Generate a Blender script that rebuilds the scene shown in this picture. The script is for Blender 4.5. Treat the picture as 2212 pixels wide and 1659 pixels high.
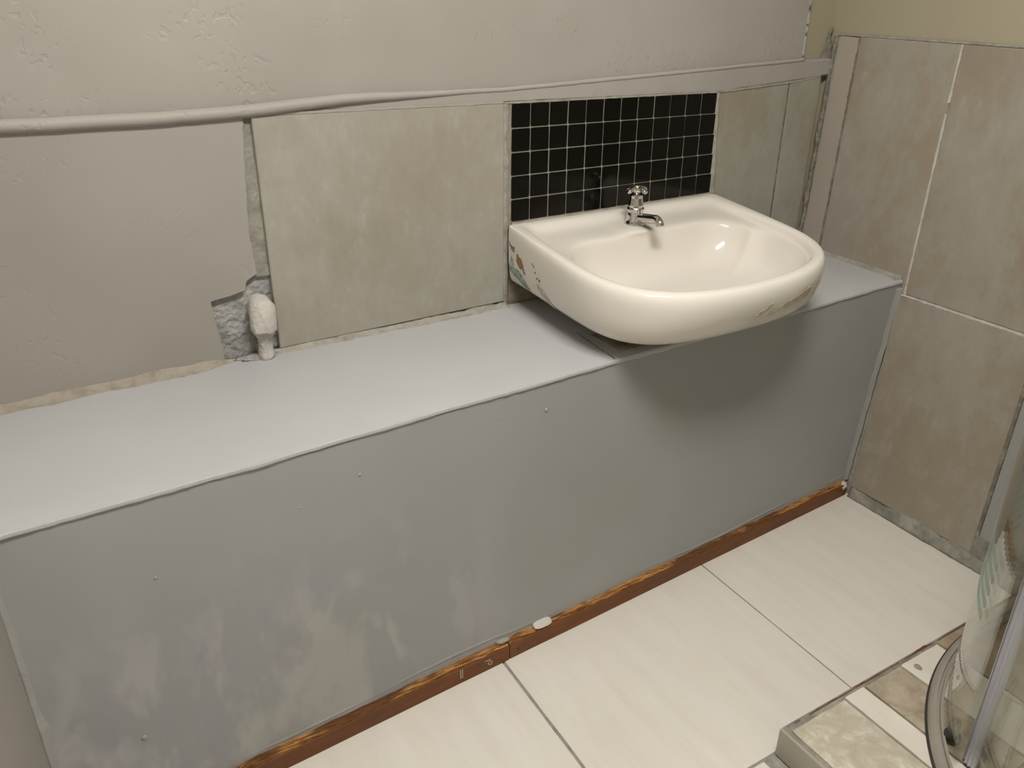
import bpy, bmesh, math, random
from mathutils import Vector, Matrix, noise as mnoise
from mathutils.bvhtree import BVHTree

# ------------------------------------------------------------------ clear
for o in list(bpy.data.objects): bpy.data.objects.remove(o)
scene = bpy.context.scene
C = scene.collection
rnd = random.Random(7)

# ------------------------------------------------------------------ camera
cam_d = bpy.data.cameras.new('camera'); cam = bpy.data.objects.new('camera', cam_d); C.objects.link(cam)
cam_d.sensor_fit = 'HORIZONTAL'; cam_d.sensor_width = 36.0
cam_d.lens = 1825.53 / 2212 * 36.0
cam_d.clip_start = 0.02; cam_d.clip_end = 50
R_, U_, F_ = Vector((0.8574, -0.5145, 0.0059)), Vector((0.2202, 0.3772, 0.8996)), Vector((0.4651, 0.7700, -0.4367))
mw = Matrix(((R_.x, U_.x, -F_.x, -1.9299), (R_.y, U_.y, -F_.y, -1.6045), (R_.z, U_.z, -F_.z, 1.3517), (0, 0, 0, 1)))
cam.matrix_world = mw
scene.camera = cam

# ------------------------------------------------------------------ world, exposure
w = bpy.data.worlds.new('world'); scene.world = w; w.use_nodes = True
w.node_tree.nodes['Background'].inputs[0].default_value = (0.9, 0.86, 0.8, 1)
w.node_tree.nodes['Background'].inputs[1].default_value = 0.02
vs = scene.view_settings
vs.view_transform = 'Standard'; vs.look = 'None'; vs.gamma = 1.0; vs.use_curve_mapping = False
vs.exposure = 0.0
cy = scene.cycles
cy.max_bounces = 6; cy.diffuse_bounces = 4; cy.glossy_bounces = 3; cy.transmission_bounces = 4; cy.transparent_max_bounces = 32
cy.use_adaptive_sampling = True; cy.adaptive_threshold = 0.03
cy.caustics_reflective = False; cy.caustics_refractive = False
LIGHT_POS = (-1.38, -1.20, 2.38)      # ceiling lamp (built further down as an object)
LIGHT_SIZE = (0.80, 0.30)
LIGHT_STRENGTH = 57.0
LIGHT_COL = (1.0, 0.96, 0.90)

# ------------------------------------------------------------------ node helpers
def srgb(r, g, b):
    f = lambda c: (c/255/12.92) if c/255 <= .04045 else ((c/255+.055)/1.055)**2.4
    return (f(r), f(g), f(b), 1)

class NT:
    def __init__(s, name):
        s.m = bpy.data.materials.new(name); s.m.use_nodes = True
        s.t = s.m.node_tree; s.n = s.t.nodes; s.b = s.n['Principled BSDF']
        s.co = s.n.new('ShaderNodeTexCoord'); s._geo = None
    def link(s, a, b): s.t.links.new(a, b)
    def set(s, node, key, v):
        if v is None: return
        if hasattr(v, 'node'): s.link(v, node.inputs[key])
        else: node.inputs[key].default_value = v
    def vec(s, scale=(1, 1, 1), rot=(0, 0, 0), loc=(0, 0, 0), src='Object'):
        m = s.n.new('ShaderNodeMapping'); s.link(s.co.outputs[src], m.inputs[0])
        m.inputs['Scale'].default_value = scale; m.inputs['Rotation'].default_value = rot; m.inputs['Location'].default_value = loc
        return m.outputs[0]
    def noise(s, scale, detail=4, rough=.55, vec=None, dist=0.0):
        n = s.n.new('ShaderNodeTexNoise'); s.link(vec if vec is not None else s.co.outputs['Object'], n.inputs['Vector'])
        n.inputs['Scale'].default_value = scale; n.inputs['Detail'].default_value = detail
        n.inputs['Roughness'].default_value = rough; n.inputs['Distortion'].default_value = dist
        return n.outputs['Fac']
    def voro(s, scale, vec=None, feature='F1'):
        n = s.n.new('ShaderNodeTexVoronoi'); n.feature = feature
        s.link(vec if vec is not None else s.co.outputs['Object'], n.inputs['Vector']); n.inputs['Scale'].default_value = scale
        return n.outputs['Distance']
    def ramp(s, fac, stops, interp='LINEAR'):
        n = s.n.new('ShaderNodeValToRGB'); n.color_ramp.interpolation = interp
        e = n.color_ramp.elements
        while len(e) > 1: e.remove(e[0])
        e[0].position = stops[0][0]; e[0].color = s.col(stops[0][1])
        for p, c in stops[1:]:
            k = e.new(p); k.color = s.col(c)
        s.link(fac, n.inputs[0]); return n.outputs[0]
    @staticmethod
    def col(c):
        if isinstance(c, (int, float)): return (c, c, c, 1)
        return tuple(c) if len(c) == 4 else (*c, 1)
    def mix(s, fac, a, b, mode='MIX'):
        n = s.n.new('ShaderNodeMix'); n.data_type = 'RGBA'; n.blend_type = mode
        if hasattr(fac, 'node'): s.link(fac, n.inputs[0])
        else: n.inputs[0].default_value = fac
        for i, v in ((6, a), (7, b)):
            if hasattr(v, 'node'): s.link(v, n.inputs[i])
            else: n.inputs[i].default_value = s.col(v)
        return n.outputs[2]
    def math(s, op, a, b=None, clamp=False):
        n = s.n.new('ShaderNodeMath'); n.operation = op; n.use_clamp = clamp
        for i, v in ((0, a), (1, b)):
            if v is None: continue
            if hasattr(v, 'node'): s.link(v, n.inputs[i])
            else: n.inputs[i].default_value = v
        return n.outputs[0]
    def xyz(s):
        n = s.n.new('ShaderNodeSeparateXYZ'); s.link(s.co.outputs['Object'], n.inputs[0]); return n.outputs
    def band(s, v, lo, hi, soft):        # 1 inside lo..hi with soft ends
        def ss(a, b):
            n = s.n.new('ShaderNodeMapRange'); n.interpolation_type = 'SMOOTHSTEP'
            s.link(v, n.inputs[0]); n.inputs[1].default_value = a; n.inputs[2].default_value = b
            return n.outputs[0]
        up = ss(lo - soft, lo + soft); dn = ss(hi - soft, hi + soft)
        return s.math('MULTIPLY', up, s.math('SUBTRACT', 1.0, dn))
    def bump(s, h, strength=.3, dist=.002, prev=None):
        n = s.n.new('ShaderNodeBump'); n.inputs['Strength'].default_value = strength; n.inputs['Distance'].default_value = dist
        s.link(h, n.inputs['Height'])
        if prev is not None: s.link(prev, n.inputs['Normal'])
        return n.outputs[0]
    def done(s, color=None, rough=.6, normal=None, metal=0, spec=None, coat=None):
        s.set(s.b, 'Base Color', color); s.set(s.b, 'Roughness', rough); s.set(s.b, 'Metallic', metal)
        if normal is not None: s.link(normal, s.b.inputs['Normal'])
        if spec is not None: s.set(s.b, 'Specular IOR Level', spec)
        if coat is not None: s.set(s.b, 'Coat Weight', coat); s.b.inputs['Coat Roughness'].default_value = .05
        return s.m

def m_plaster(name, c1, c2, pits=.5, rough=.6, zpit=None, cloud=2.2, seed=0.0, scr=.6):
    n = NT(name)
    v = n.vec(loc=(seed, seed*.7, seed*1.3))
    cl = n.noise(cloud, 3, .55, v)
    col = n.ramp(cl, [(.32, c1), (.68, c2)])
    h = n.math('ADD', n.math('MULTIPLY', n.noise(70, 1, .6, v), .10), n.math('MULTIPLY', n.noise(8, 2, .5, v), .9))
    if pits > .1:
        # clustered little pits left by the old surface
        clus = n.ramp(n.noise(6.0, 1, .5, n.vec(scale=(1, 1, 1.5), loc=(seed+3, 0, 1))), [(.54, 0), (.64, 1)])
        pit = n.ramp(n.noise(75, 1, .5, n.vec(scale=(1, 1, .8), rot=(0, .6, 0), loc=(seed, 0, 0))), [(.60, 0), (.67, 1)])
        pm = n.math('MULTIPLY', clus, pit)
        if zpit: pm = n.math('MULTIPLY', pm, n.band(n.xyz()[2], zpit[0], zpit[1], .05))
        h = n.math('SUBTRACT', h, n.math('MULTIPLY', pm, pits*2.2))
    nb = n.bump(h, .25, .004)
    return n.done(col, rough, nb, spec=.35)

def m_rough(name, cols, scale=30, bump=.6, dist=.004, rough=.85):
    n = NT(name)
    f = n.noise(scale, 3, .65)
    st = [(.25 + .5*i/max(1, len(cols)-1), c) for i, c in enumerate(cols)]
    nb = n.bump(n.noise(scale*1.6, 3, .7), bump, dist)
    return n.done(n.ramp(f, st), rough, nb, spec=.3)

def m_tile_grey(name, seed, warm, cool, rough=.42):
    """cement-look ceramic: soft clouds with vertical drips"""
    n = NT(name)
    v = n.vec(loc=(seed, 0, seed*.4))
    vs_ = n.vec(scale=(1, 1, .62), loc=(seed*2, 1, 0))
    a = n.noise(3.0, 2, .5, v); b = n.noise(20, 4, .7, vs_); c = n.noise(70, 2, .6, n.vec(scale=(1, 1, .35), loc=(seed, 2, 0)))
    f = n.math('ADD', n.math('MULTIPLY', a, .55), n.math('MULTIPLY', b, .45))
    col = n.ramp(f, [(.38, [x*.94 for x in warm[:3]]), (.47, warm), (.54, cool), (.63, [x*1.08 for x in cool[:3]])])
    lt = n.math('MULTIPLY', n.ramp(b, [(.52, 0), (.70, 1)]), n.ramp(c, [(.45, 0), (.65, 1)]))
    col = n.mix(n.math('MULTIPLY', lt, .42), col, [min(1, x*1.32) for x in cool[:3]])
    dk = n.math('MULTIPLY', n.ramp(b, [(.30, 1), (.48, 0)]), n.ramp(c, [(.5, 0), (.68, 1)]))
    col = n.mix(n.math('MULTIPLY', dk, .22), col, [x*.72 for x in warm[:3]])
    nb = n.bump(b, .10, .002)
    return n.done(col, rough, nb, spec=.4)

M = {}
M['up'] = m_plaster('plaster_upper', srgb(152, 148, 141), srgb(164, 160, 154), pits=.9, zpit=(1.0, 1.9), seed=1.3)
M['low'] = m_plaster('plaster_lower', srgb(148, 143, 136), srgb(158, 154, 148), pits=.25, seed=4.2, cloud=1.8)
M['beige'] = m_plaster('old_beige_paint', srgb(160, 153, 131), srgb(168, 160, 140), pits=.05, seed=8.8, cloud=1.2, scr=0)
M['room'] = m_plaster('room_paint', srgb(205, 200, 190), srgb(212, 208, 198), pits=.05, seed=2.8, cloud=1.2, scr=0)
M['ledge_top'] = m_plaster('ledge_top_paint', srgb(172, 173, 174), srgb(182, 183, 184), pits=.10, rough=.5, seed=6.1, cloud=1.6, scr=.2)
M['bed'] = m_rough('grey_mortar', [srgb(120, 117, 110), srgb(150, 147, 140), srgb(168, 165, 158)], 40, .8)
M['pocket'] = m_rough('rough_pocket', [srgb(128, 127, 124), srgb(150, 149, 146), srgb(176, 174, 170)], 32, 1.0, .006)
M['caulk'] = m_rough('caulk_grey', [srgb(124, 121, 113), srgb(154, 150, 141), srgb(168, 164, 155)], 45, .7)
M['caulk_beige'] = m_rough('caulk_beige', [srgb(130, 122, 111), srgb(154, 146, 135), srgb(162, 155, 145)], 38, .7)
M['caulk_dark'] = m_rough('caulk_dark', [srgb(92, 88, 78), srgb(122, 118, 108), srgb(160, 156, 146)], 40, .9)
M['groove'] = m_rough('groove_mortar', [srgb(122, 120, 112), srgb(142, 140, 131), srgb(152, 150, 141)], 30, .5)
M['grout'] = m_rough('mosaic_grout', [srgb(124, 119, 108), srgb(148, 143, 131)], 60, .5, .002)
M['white_grout'] = m_rough('pale_grout', [srgb(176, 172, 164), srgb(206, 202, 194)], 60, .6, .003)
M['bare'] = m_rough('bare_wall', [srgb(110, 96, 80), srgb(150, 138, 120), srgb(168, 158, 142)], 22, .8)
M['mortar'] = m_rough('floor_mortar', [srgb(112, 110, 102), srgb(140, 138, 128), srgb(168, 165, 156)], 26, 1.0, .006)

def m_ledge_front():
    n = NT('ledge_front_paint')
    x, y, z = n.xyz()
    base = n.ramp(n.noise(1.6, 2, .5), [(.35, srgb(151, 152, 153)), (.65, srgb(159, 160, 159))])
    # fresh filler/paint blotches, taller than wide, mostly low down
    reg = n.math('MULTIPLY', n.band(z, -.1, .40, .16), n.band(x, -1.80, -.30, .25))
    bl = n.noise(9, 3, .6, n.vec(scale=(1, 1, .5), rot=(0, .35, 0)), dist=.4)
    m1 = n.ramp(bl, [(.47, 0), (.58, 1)])
    col = n.mix(n.math('MULTIPLY', n.math('MULTIPLY', m1, reg), .8), base, srgb(174, 173, 172))
    m2 = n.ramp(n.noise(13, 3, .6, n.vec(scale=(1, 1, .6), rot=(0, .5, 0), loc=(4, 1, 3))), [(.56, 0), (.66, 1)])
    col = n.mix(n.math('MULTIPLY', n.math('MULTIPLY', m2, reg), .6), col, srgb(148, 147, 153))
    m3 = n.ramp(n.noise(3.0, 2, .5, n.vec(loc=(9, 1, 3))), [(.5, 0), (.64, 1)])
    col = n.mix(n.math('MULTIPLY', m3, .35), col, srgb(148, 149, 138))
    h = n.math('ADD', n.math('MULTIPLY', n.noise(60, 1, .6), .15), n.noise(6, 2, .5))
    pm = n.math('MULTIPLY', n.ramp(n.noise(6, 1, .5, n.vec(loc=(2, 2, 9))), [(.55, 0), (.62, 1)]), n.ramp(n.noise(70, 1, .5), [(.66, 0), (.72, 1)]))
    nb = n.bump(n.math('ADD', h, n.math('MULTIPLY', pm, .5)), .22, .004)
    return n.done(col, .55, nb, spec=.35)
M['ledge_front'] = m_ledge_front()

def m_floor_tile():
    n = NT('cream_floor_tile')
    rv = n.n.new('ShaderNodeObjectInfo')
    v = n.vec(scale=(3.2, .55, 1), rot=(0, 0, .45))
    f = n.noise(7, 6, .62, v)
    col = n.ramp(f, [(.30, srgb(216, 210, 201)), (.5, srgb(221, 216, 207)), (.7, srgb(225, 220, 212))])
    spk = n.ramp(n.noise(120, 2, .5), [(.74, 0), (.78, 1)])
    col = n.mix(n.math('MULTIPLY', spk, .25), col, srgb(150, 140, 124))
    smear = n.ramp(n.noise(5, 4, .6, n.vec(loc=(3, 3, 0))), [(.55, 0), (.75, 1)])
    col = n.mix(n.math('MULTIPLY', smear, .25), col, srgb(212, 201, 188))
    nb = n.bump(f, .06, .001)
    return n.done(col, n.ramp(n.noise(12, 3), [(.3, .34), (.7, .46)]), nb, spec=.45)
M['floor_tile'] = m_floor_tile()

def m_step_tile(name, c1, c2, c3, seed):
    n = NT(name)
    v = n.vec(loc=(seed, seed, 0))
    f = n.noise(22, 5, .68, v, dist=.5)
    col = n.ramp(f, [(.32, c1), (.52, c2), (.68, c3)])
    x, y, z = n.xyz()
    return n.done(col, .5, n.bump(f, .15, .002), spec=.4)
M['step_cream'] = m_step_tile('step_tile_cream', srgb(172, 163, 145), srgb(190, 182, 165), srgb(214, 209, 196), 1)
M['step_beige'] = m_step_tile('step_tile_beige', srgb(148, 132, 112), srgb(170, 158, 140), srgb(184, 174, 158), 5)
M['step_brown'] = m_step_tile('step_tile_brown', srgb(140, 120, 98), srgb(160, 142, 120), srgb(172, 158, 138), 9)
def m_white_step():
    n = NT('step_tile_white')
    f = n.noise(6, 5, .6)
    col = n.ramp(f, [(.3, srgb(206, 200, 188)), (.7, srgb(224, 219, 208))])
    # brown water stains gathered towards the shower rail (arc about the tray centre)
    x, y, z = n.xyz()
    dx = n.math('ADD', x, .304); dy = n.math('ADD', y, 1.465)
    r = n.math('SQRT', n.math('ADD', n.math('MULTIPLY', dx, dx), n.math('MULTIPLY', dy, dy)))
    near = n.band(r, .50, .615, .03)
    st = n.ramp(n.noise(24, 4, .7), [(.36, 0), (.55, 1)])
    col = n.mix(n.math('MULTIPLY', n.math('MULTIPLY', near, st), .7), col, srgb(150, 124, 92))
    return n.done(col, .42, n.bump(f, .08, .002), spec=.45)
M['step_white'] = m_white_step()

def m_black():
    n = NT('black_glazed_mosaic')
    f = n.noise(9, 3, .5)
    col = n.ramp(f, [(.3, srgb(10, 9, 7)), (.7, srgb(16, 15, 11))])
    nb = n.bump(n.noise(18, 2, .5), .05, .002)
    return n.done(col, .12, nb, spec=.22)
M['black'] = m_black()

def m_ceramic():
    n = NT('white_vitreous_ceramic')
    f = n.noise(3, 3, .5)
    col = n.ramp(f, [(.3, srgb(219, 214, 205)), (.7, srgb(223, 218, 210))])
    return n.done(col, .10, n.bump(n.noise(14, 2, .5), .015, .002), spec=.5)
M['ceramic'] = m_ceramic()
def m_simple(name, c, rough=.5, metal=0, var=.08, sc=20, spec=None):
    n = NT(name)
    col = n.ramp(n.noise(sc, 4, .6), [(.3, [x*(1-var) for x in c[:3]]), (.7, [min(1, x*(1+var)) for x in c[:3]])])
    return n.done(col, rough, None, metal, spec)
M['chrome'] = m_simple('chrome', (.62, .61, .59), .07, 1.0, .02)
M['satin'] = m_simple('satin_aluminium', srgb(196, 196, 204), .25, .5, .02)
M['rail'] = m_simple('grey_rail', srgb(158, 152, 142), .38, .15, .06)
M['dark_rubber'] = m_simple('dark_rubber', srgb(52, 50, 44), .55)
M['gunmetal'] = m_simple('roller_metal', srgb(120, 120, 114), .25, .7)
M['ink'] = m_simple('printed_ink', srgb(60, 50, 44), .6)
M['stain_brown'] = m_simple('brown_stain', srgb(146, 112, 82), .7, 0, .2, 120)
M['stain_green'] = m_rough('green_paint_smear', [srgb(92, 96, 84), srgb(140, 160, 148), srgb(176, 190, 180)], 90, .3, .001, .5)
M['stain_beige'] = m_rough('old_glue', [srgb(150, 134, 112), srgb(188, 178, 160), srgb(214, 208, 196)], 140, .8, .002, .7)
M['filler'] = m_simple('white_filler', srgb(196, 194, 188), .7, 0, .04)
M['panel'] = m_simple('step_panel_grey', srgb(166, 160, 148), .35, 0, .05, 4)
M['redline'] = m_rough('red_brown_edge', [srgb(132, 124, 110), srgb(112, 82, 60), srgb(104, 58, 40), srgb(140, 132, 118)], 9, .5)
M['white_enamel'] = m_simple('white_enamel', srgb(220, 218, 212), .4, 0, .02)
M['pipe'] = m_rough('painted_pipe', [srgb(166, 162, 156), srgb(188, 184, 178), srgb(200, 197, 192)], 26, .9, .006, .55)

def m_board():
    n = NT('brown_varnished_board')
    g = n.noise(8, 6, .65, n.vec(scale=(1.2, 20, 14)))
    col = n.ramp(g, [(.3, srgb(96, 57, 28)), (.55, srgb(114, 70, 35)), (.75, srgb(126, 78, 37))])
    d = n.ramp(n.noise(5, 4, .6), [(.42, 0), (.66, 1)])
    col = n.mix(n.math('MULTIPLY', d, .5), col, srgb(84, 58, 38))
    return n.done(col, .5, n.bump(g, .15, .001), spec=.3)
M['board'] = m_board()
def m_torn():
    n = NT('torn_wood_edge')
    g = n.noise(9, 7, .7, n.vec(scale=(1.6, 34, 26)), dist=.4)
    col = n.ramp(g, [(.34, srgb(60, 36, 20)), (.45, srgb(128, 84, 48)), (.54, srgb(186, 134, 78)), (.68, srgb(212, 170, 118))])
    m = n.ramp(n.noise(5, 4, .65, n.vec(scale=(1, 3, 3))), [(.46, 0), (.56, 1)])
    col = n.mix(n.math('MULTIPLY', m, .8), col, srgb(84, 54, 34))
    return n.done(col, .8, n.bump(g, .9, .004), spec=.2)
M['torn'] = m_torn()

def m_glass():
    """thin clear pane: tinted see-through with a Fresnel mirror reflection"""
    n = NT('shower_glass'); t = n.n
    tr = t.new('ShaderNodeBsdfTransparent'); tr.inputs[0].default_value = (.955, .975, .955, 1)
    gl = t.new('ShaderNodeBsdfGlossy'); gl.inputs['Roughness'].default_value = .01; gl.inputs[0].default_value = (1, 1, 1, 1)
    lw = t.new('ShaderNodeLayerWeight'); lw.inputs[0].default_value = .5
    fc = n.math('ADD', n.math('MULTIPLY', n.math('POWER', lw.outputs['Facing'], 4.0), .93), .05)
    mx = t.new('ShaderNodeMixShader'); n.link(fc, mx.inputs[0]); n.link(tr.outputs[0], mx.inputs[1]); n.link(gl.outputs[0], mx.inputs[2])
    n.link(mx.outputs[0], t['Material Output'].inputs[0])
    return n.m
M['glass'] = m_glass()
def m_frost():
    n = NT('frosted_stripe'); t = n.n
    tr = t.new('ShaderNodeBsdfTransparent'); tr.inputs[0].default_value = (.9, .95, .9, 1)
    mx = t.new('ShaderNodeMixShader'); mx.inputs[0].default_value = .4
    n.done(srgb(186, 200, 190), .5)
    n.link(tr.outputs[0], mx.inputs[1]); n.link(n.b.outputs[0], mx.inputs[2]); n.link(mx.outputs[0], t['Material Output'].inputs[0])
    return n.m
M['frost'] = m_frost()
def m_lamp():
    n = NT('lamp_diffuser')
    n.b.inputs['Emission Color'].default_value = (*LIGHT_COL, 1); n.b.inputs['Emission Strength'].default_value = LIGHT_STRENGTH
    return n.done((.9, .9, .9, 1), .5)
M['lamp'] = m_lamp()

GW, GC = srgb(153, 147, 135), srgb(156, 153, 143)
M['tile_a'] = m_tile_grey('cement_tile_a', 1.0, GW, GC)
M['tile_b'] = m_tile_grey('cement_tile_b', 5.0, srgb(146, 138, 124), srgb(149, 147, 137))
M['tile_c'] = m_tile_grey('cement_tile_c', 9.0, srgb(152, 142, 127), srgb(154, 149, 138))
M['tile_d'] = m_tile_grey('cement_tile_d', 13.0, srgb(150, 140, 125), srgb(152, 147, 136))
M['strip'] = m_plaster('painted_strip', srgb(162, 154, 143), srgb(168, 160, 149), pits=.05, seed=3.1, scr=0)
M['blue_grey'] = m_plaster('blue_grey_paint', srgb(150, 149, 146), srgb(156, 155, 152), pits=.3, seed=5.1)

# ------------------------------------------------------------------ object helpers
def link(name, me, mat, parent=None, kind=None, label=None, cat=None, group=None, smooth=None):
    o = bpy.data.objects.new(name, me); C.objects.link(o)
    if mat is not None and not me.materials: me.materials.append(mat)
    if parent is not None:
        o.parent = parent
        off = wloc(parent)
        me.transform(Matrix.Translation(-off))
    if kind: o['kind'] = kind
    if label: o['label'] = label
    if cat: o['category'] = cat
    if group: o['group'] = group
    if smooth is not None:
        for p in me.polygons: p.use_smooth = smooth
    return o
def wloc(o):
    v = Vector((0, 0, 0))
    while o is not None:
        v += o.location; o = o.parent
    return v
def obj(name, bm, mat, parent=None, smooth=False, **kw):
    me = bpy.data.meshes.new(name)
    bmesh.ops.recalc_face_normals(bm, faces=bm.faces)
    bm.to_mesh(me); bm.free()
    return link(name, me, mat, parent, smooth=smooth, **kw)
def thing(name, loc, label, cat, group=None):
    o = bpy.data.objects.new(name, None); C.objects.link(o); o.location = loc
    o.empty_display_size = .05
    o['label'] = label; o['category'] = cat
    if group: o['group'] = group
    return o
def add_box(bm, a, b, bevel=0):
    vs_ = [bm.verts.new((x, y, z)) for x in (a[0], b[0]) for y in (a[1], b[1]) for z in (a[2], b[2])]
    f = [(0, 1, 3, 2), (4, 6, 7, 5), (0, 4, 5, 1), (2, 3, 7, 6), (0, 2, 6, 4), (1, 5, 7, 3)]
    fs = [bm.faces.new([vs_[i] for i in q]) for q in f]
    if bevel:
        es = {e for q in fs for e in q.edges}
        bmesh.ops.bevel(bm, geom=list(es), offset=bevel, segments=2, profile=.6, affect='EDGES')
def box(name, a, b, mat, parent=None, bevel=0, **kw):
    bm = bmesh.new(); add_box(bm, a, b, bevel); return obj(name, bm, mat, parent, **kw)
def densify(poly, step, jit, seed, keep=None):
    """subdivide outline, jitter along noise (hand-made edge)"""
    out = []; n = len(poly)
    for i in range(n):
        a = Vector(poly[i]); b = Vector(poly[(i+1) % n]); d = b - a; L = d.length
        k = max(1, int(L/step)); nr = Vector((-d.y, d.x)).normalized() if L > 0 else Vector((0, 0))
        jj = jit if (keep is None or i in keep) else 0
        for q in range(k):
            p = a + d*(q/k)
            s = (mnoise.noise(Vector((p.x*22+seed, p.y*22, seed)))*.7 + mnoise.noise(Vector((p.x*80+seed, p.y*80, 2)))*.4)
            out.append(p + nr*(s*jj if q > 0 else s*jj*.6))
    return out
def prism(bm, poly, f, d0, d1, b=.0015):
    """poly: 2D outline; f(u,v,d)->3D; face at depth d1 (front) with small chamfer b, back at d0"""
    n = len(poly); sgn = 1 if d1 > d0 else -1
    area = sum(poly[i][0]*poly[(i+1) % n][1]-poly[(i+1) % n][0]*poly[i][1] for i in range(n))
    o = 1 if area > 0 else -1
    ins = []
    for i in range(n):
        p0, p1, p2 = Vector(poly[i-1]), Vector(poly[i]), Vector(poly[(i+1) % n])
        e1 = (p1-p0).normalized(); e2 = (p2-p1).normalized()
        nn = Vector((-e1.y-e2.y, e1.x+e2.x))
        nn = nn.normalized()*o if nn.length > 1e-6 else Vector((0, 0))
        c = max(.5, abs(nn.dot(Vector((-e1.y, e1.x)))))
        ins.append(p1 + nn*(b/c))
    A = [bm.verts.new(f(p[0], p[1], d0)) for p in poly]
    B = [bm.verts.new(f(p[0], p[1], d1 - sgn*b)) for p in poly]
    D = [bm.verts.new(f(p[0], p[1], d1)) for p in ins]
    for i in range(n):
        j = (i+1) % n
        bm.faces.new((A[i], A[j], B[j], B[i])); bm.faces.new((B[i], B[j], D[j], D[i]))
    bm.faces.new(D); bm.faces.new(A[::-1])
    bmesh.ops.triangulate(bm, faces=[q for q in bm.faces if len(q.verts) > 4])
BW = lambda u, v, d: Vector((u, d, v))                       # back wall: (x, z, y)
KV, L = .03985, .6523
RWx = lambda y, z: .0034*y + KV*(z - L)                      # right wall leans a little
RW = lambda u, v, d: Vector((RWx(u, v) - d, u, v))           # (y, z, proud distance)
def sheet(name, poly, f, d0, d1, mat, parent, b=.0015, step=.012, jit=0, seed=1, keep=None, **kw):
    bm = bmesh.new()
    q = densify(poly, step, jit, seed, keep) if jit else [Vector(p) for p in poly]
    prism(bm, q, f, d0, d1, b)
    return obj(name, bm, mat, parent, **kw)
def fillet(name, pts, n1, n2, r1, r2, mat, parent, jit=.4, seed=1, step=.006, sag=.38, **kw):
    """wedge bead of filler in a corner: along pts, spreads r1 along n1 and r2 along n2"""
    bm = bmesh.new(); P = []
    for a, b in zip(pts[:-1], pts[1:]):
        a = Vector(a); b = Vector(b); k = max(1, int((b-a).length/step))
        P += [a + (b-a)*(i/k) for i in range(k)]
    P.append(Vector(pts[-1])); rows = []; n1 = Vector(n1); n2 = Vector(n2)
    for i, p in enumerate(P):
        t = i/(len(P)-1)
        ra = r1(t) if callable(r1) else r1; rb = r2(t) if callable(r2) else r2
        g = lambda k, s: 1 + jit*(mnoise.noise(Vector((p.x*k+seed*3, p.y*k+s, p.z*k)))*1.0 + .6*mnoise.noise(Vector((p.x*k*4+seed, p.y*k*4+s, p.z*k*4))))
        ra *= max(.15, g(18, 1)); rb *= max(.15, g(18, 7)); sg = sag*(1 + .5*(g(25, 11)-1))
        e = .002
        row = [p - n1*e - n2*e, p + n1*ra - n2*e, p + n1*ra*.72 + n2*rb*.28*sg*2, p + n1*ra*sg + n2*rb*sg, p + n1*ra*.28*sg*2 + n2*rb*.72, p + n2*rb - n1*e]
        rows.append([bm.verts.new(q) for q in row])
    for a, b in zip(rows[:-1], rows[1:]):
        for k in range(len(a)):
            j = (k+1) % len(a); bm.faces.new((a[k], a[j], b[j], b[k]))
    bm.faces.new(rows[0]); bm.faces.new(rows[-1][::-1])
    return obj(name, bm, mat, parent, smooth=True, **kw)
def tube(bm, pts, rads, seg=12, cap=True, up=(0, 0, 1)):
    rows = []
    for i, p in enumerate(pts):
        p = Vector(p)
        d = (Vector(pts[min(i+1, len(pts)-1)]) - Vector(pts[max(i-1, 0)])).normalized()
        a = d.cross(Vector(up)); a = a if a.length > 1e-4 else d.cross(Vector((1, 0, 0))); a.normalize(); c = a.cross(d)
        r = rads[i] if hasattr(rads, '__len__') else rads
        ra, rc = r if hasattr(r, '__len__') else (r, r)
        rows.append([bm.verts.new(p + a*math.cos(t)*ra + c*math.sin(t)*rc) for t in [2*math.pi*k/seg for k in range(seg)]])
    for a, b in zip(rows[:-1], rows[1:]):
        for k in range(seg): bm.faces.new((a[k], a[(k+1) % seg], b[(k+1) % seg], b[k]))
    if cap: bm.faces.new(rows[0][::-1]); bm.faces.new(rows[-1])
def lathe(bm, prof, c=(0, 0, 0), seg=32):
    rows = []
    for r, z in prof:
        rows.append([bm.verts.new((c[0]+r*math.cos(2*math.pi*k/seg), c[1]+r*math.sin(2*math.pi*k/seg), c[2]+z)) for k in range(seg)])
    for a, b in zip(rows[:-1], rows[1:]):
        for k in range(seg): bm.faces.new((a[k], a[(k+1) % seg], b[(k+1) % seg], b[k]))
    bm.faces.new(rows[0][::-1]); bm.faces.new(rows[-1])
def lerp_poly(pts, x):
    for (x0, y0), (x1, y1) in zip(pts[:-1], pts[1:]):
        if x0 <= x <= x1: return y0 + (y1-y0)*(x-x0)/(x1-x0)
    return pts[0][1] if x < pts[0][0] else pts[-1][1]

# ================================================================== THE ROOM
XL, XF, YF, ZC = -2.75, .35, -2.75, 2.42
# ---- floor
floor = box('floor', (XL, YF, -.10), (.12, .10, -.004), M['bed'], kind='structure', label='floor of large cream tiles with narrow grey joints')
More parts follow.
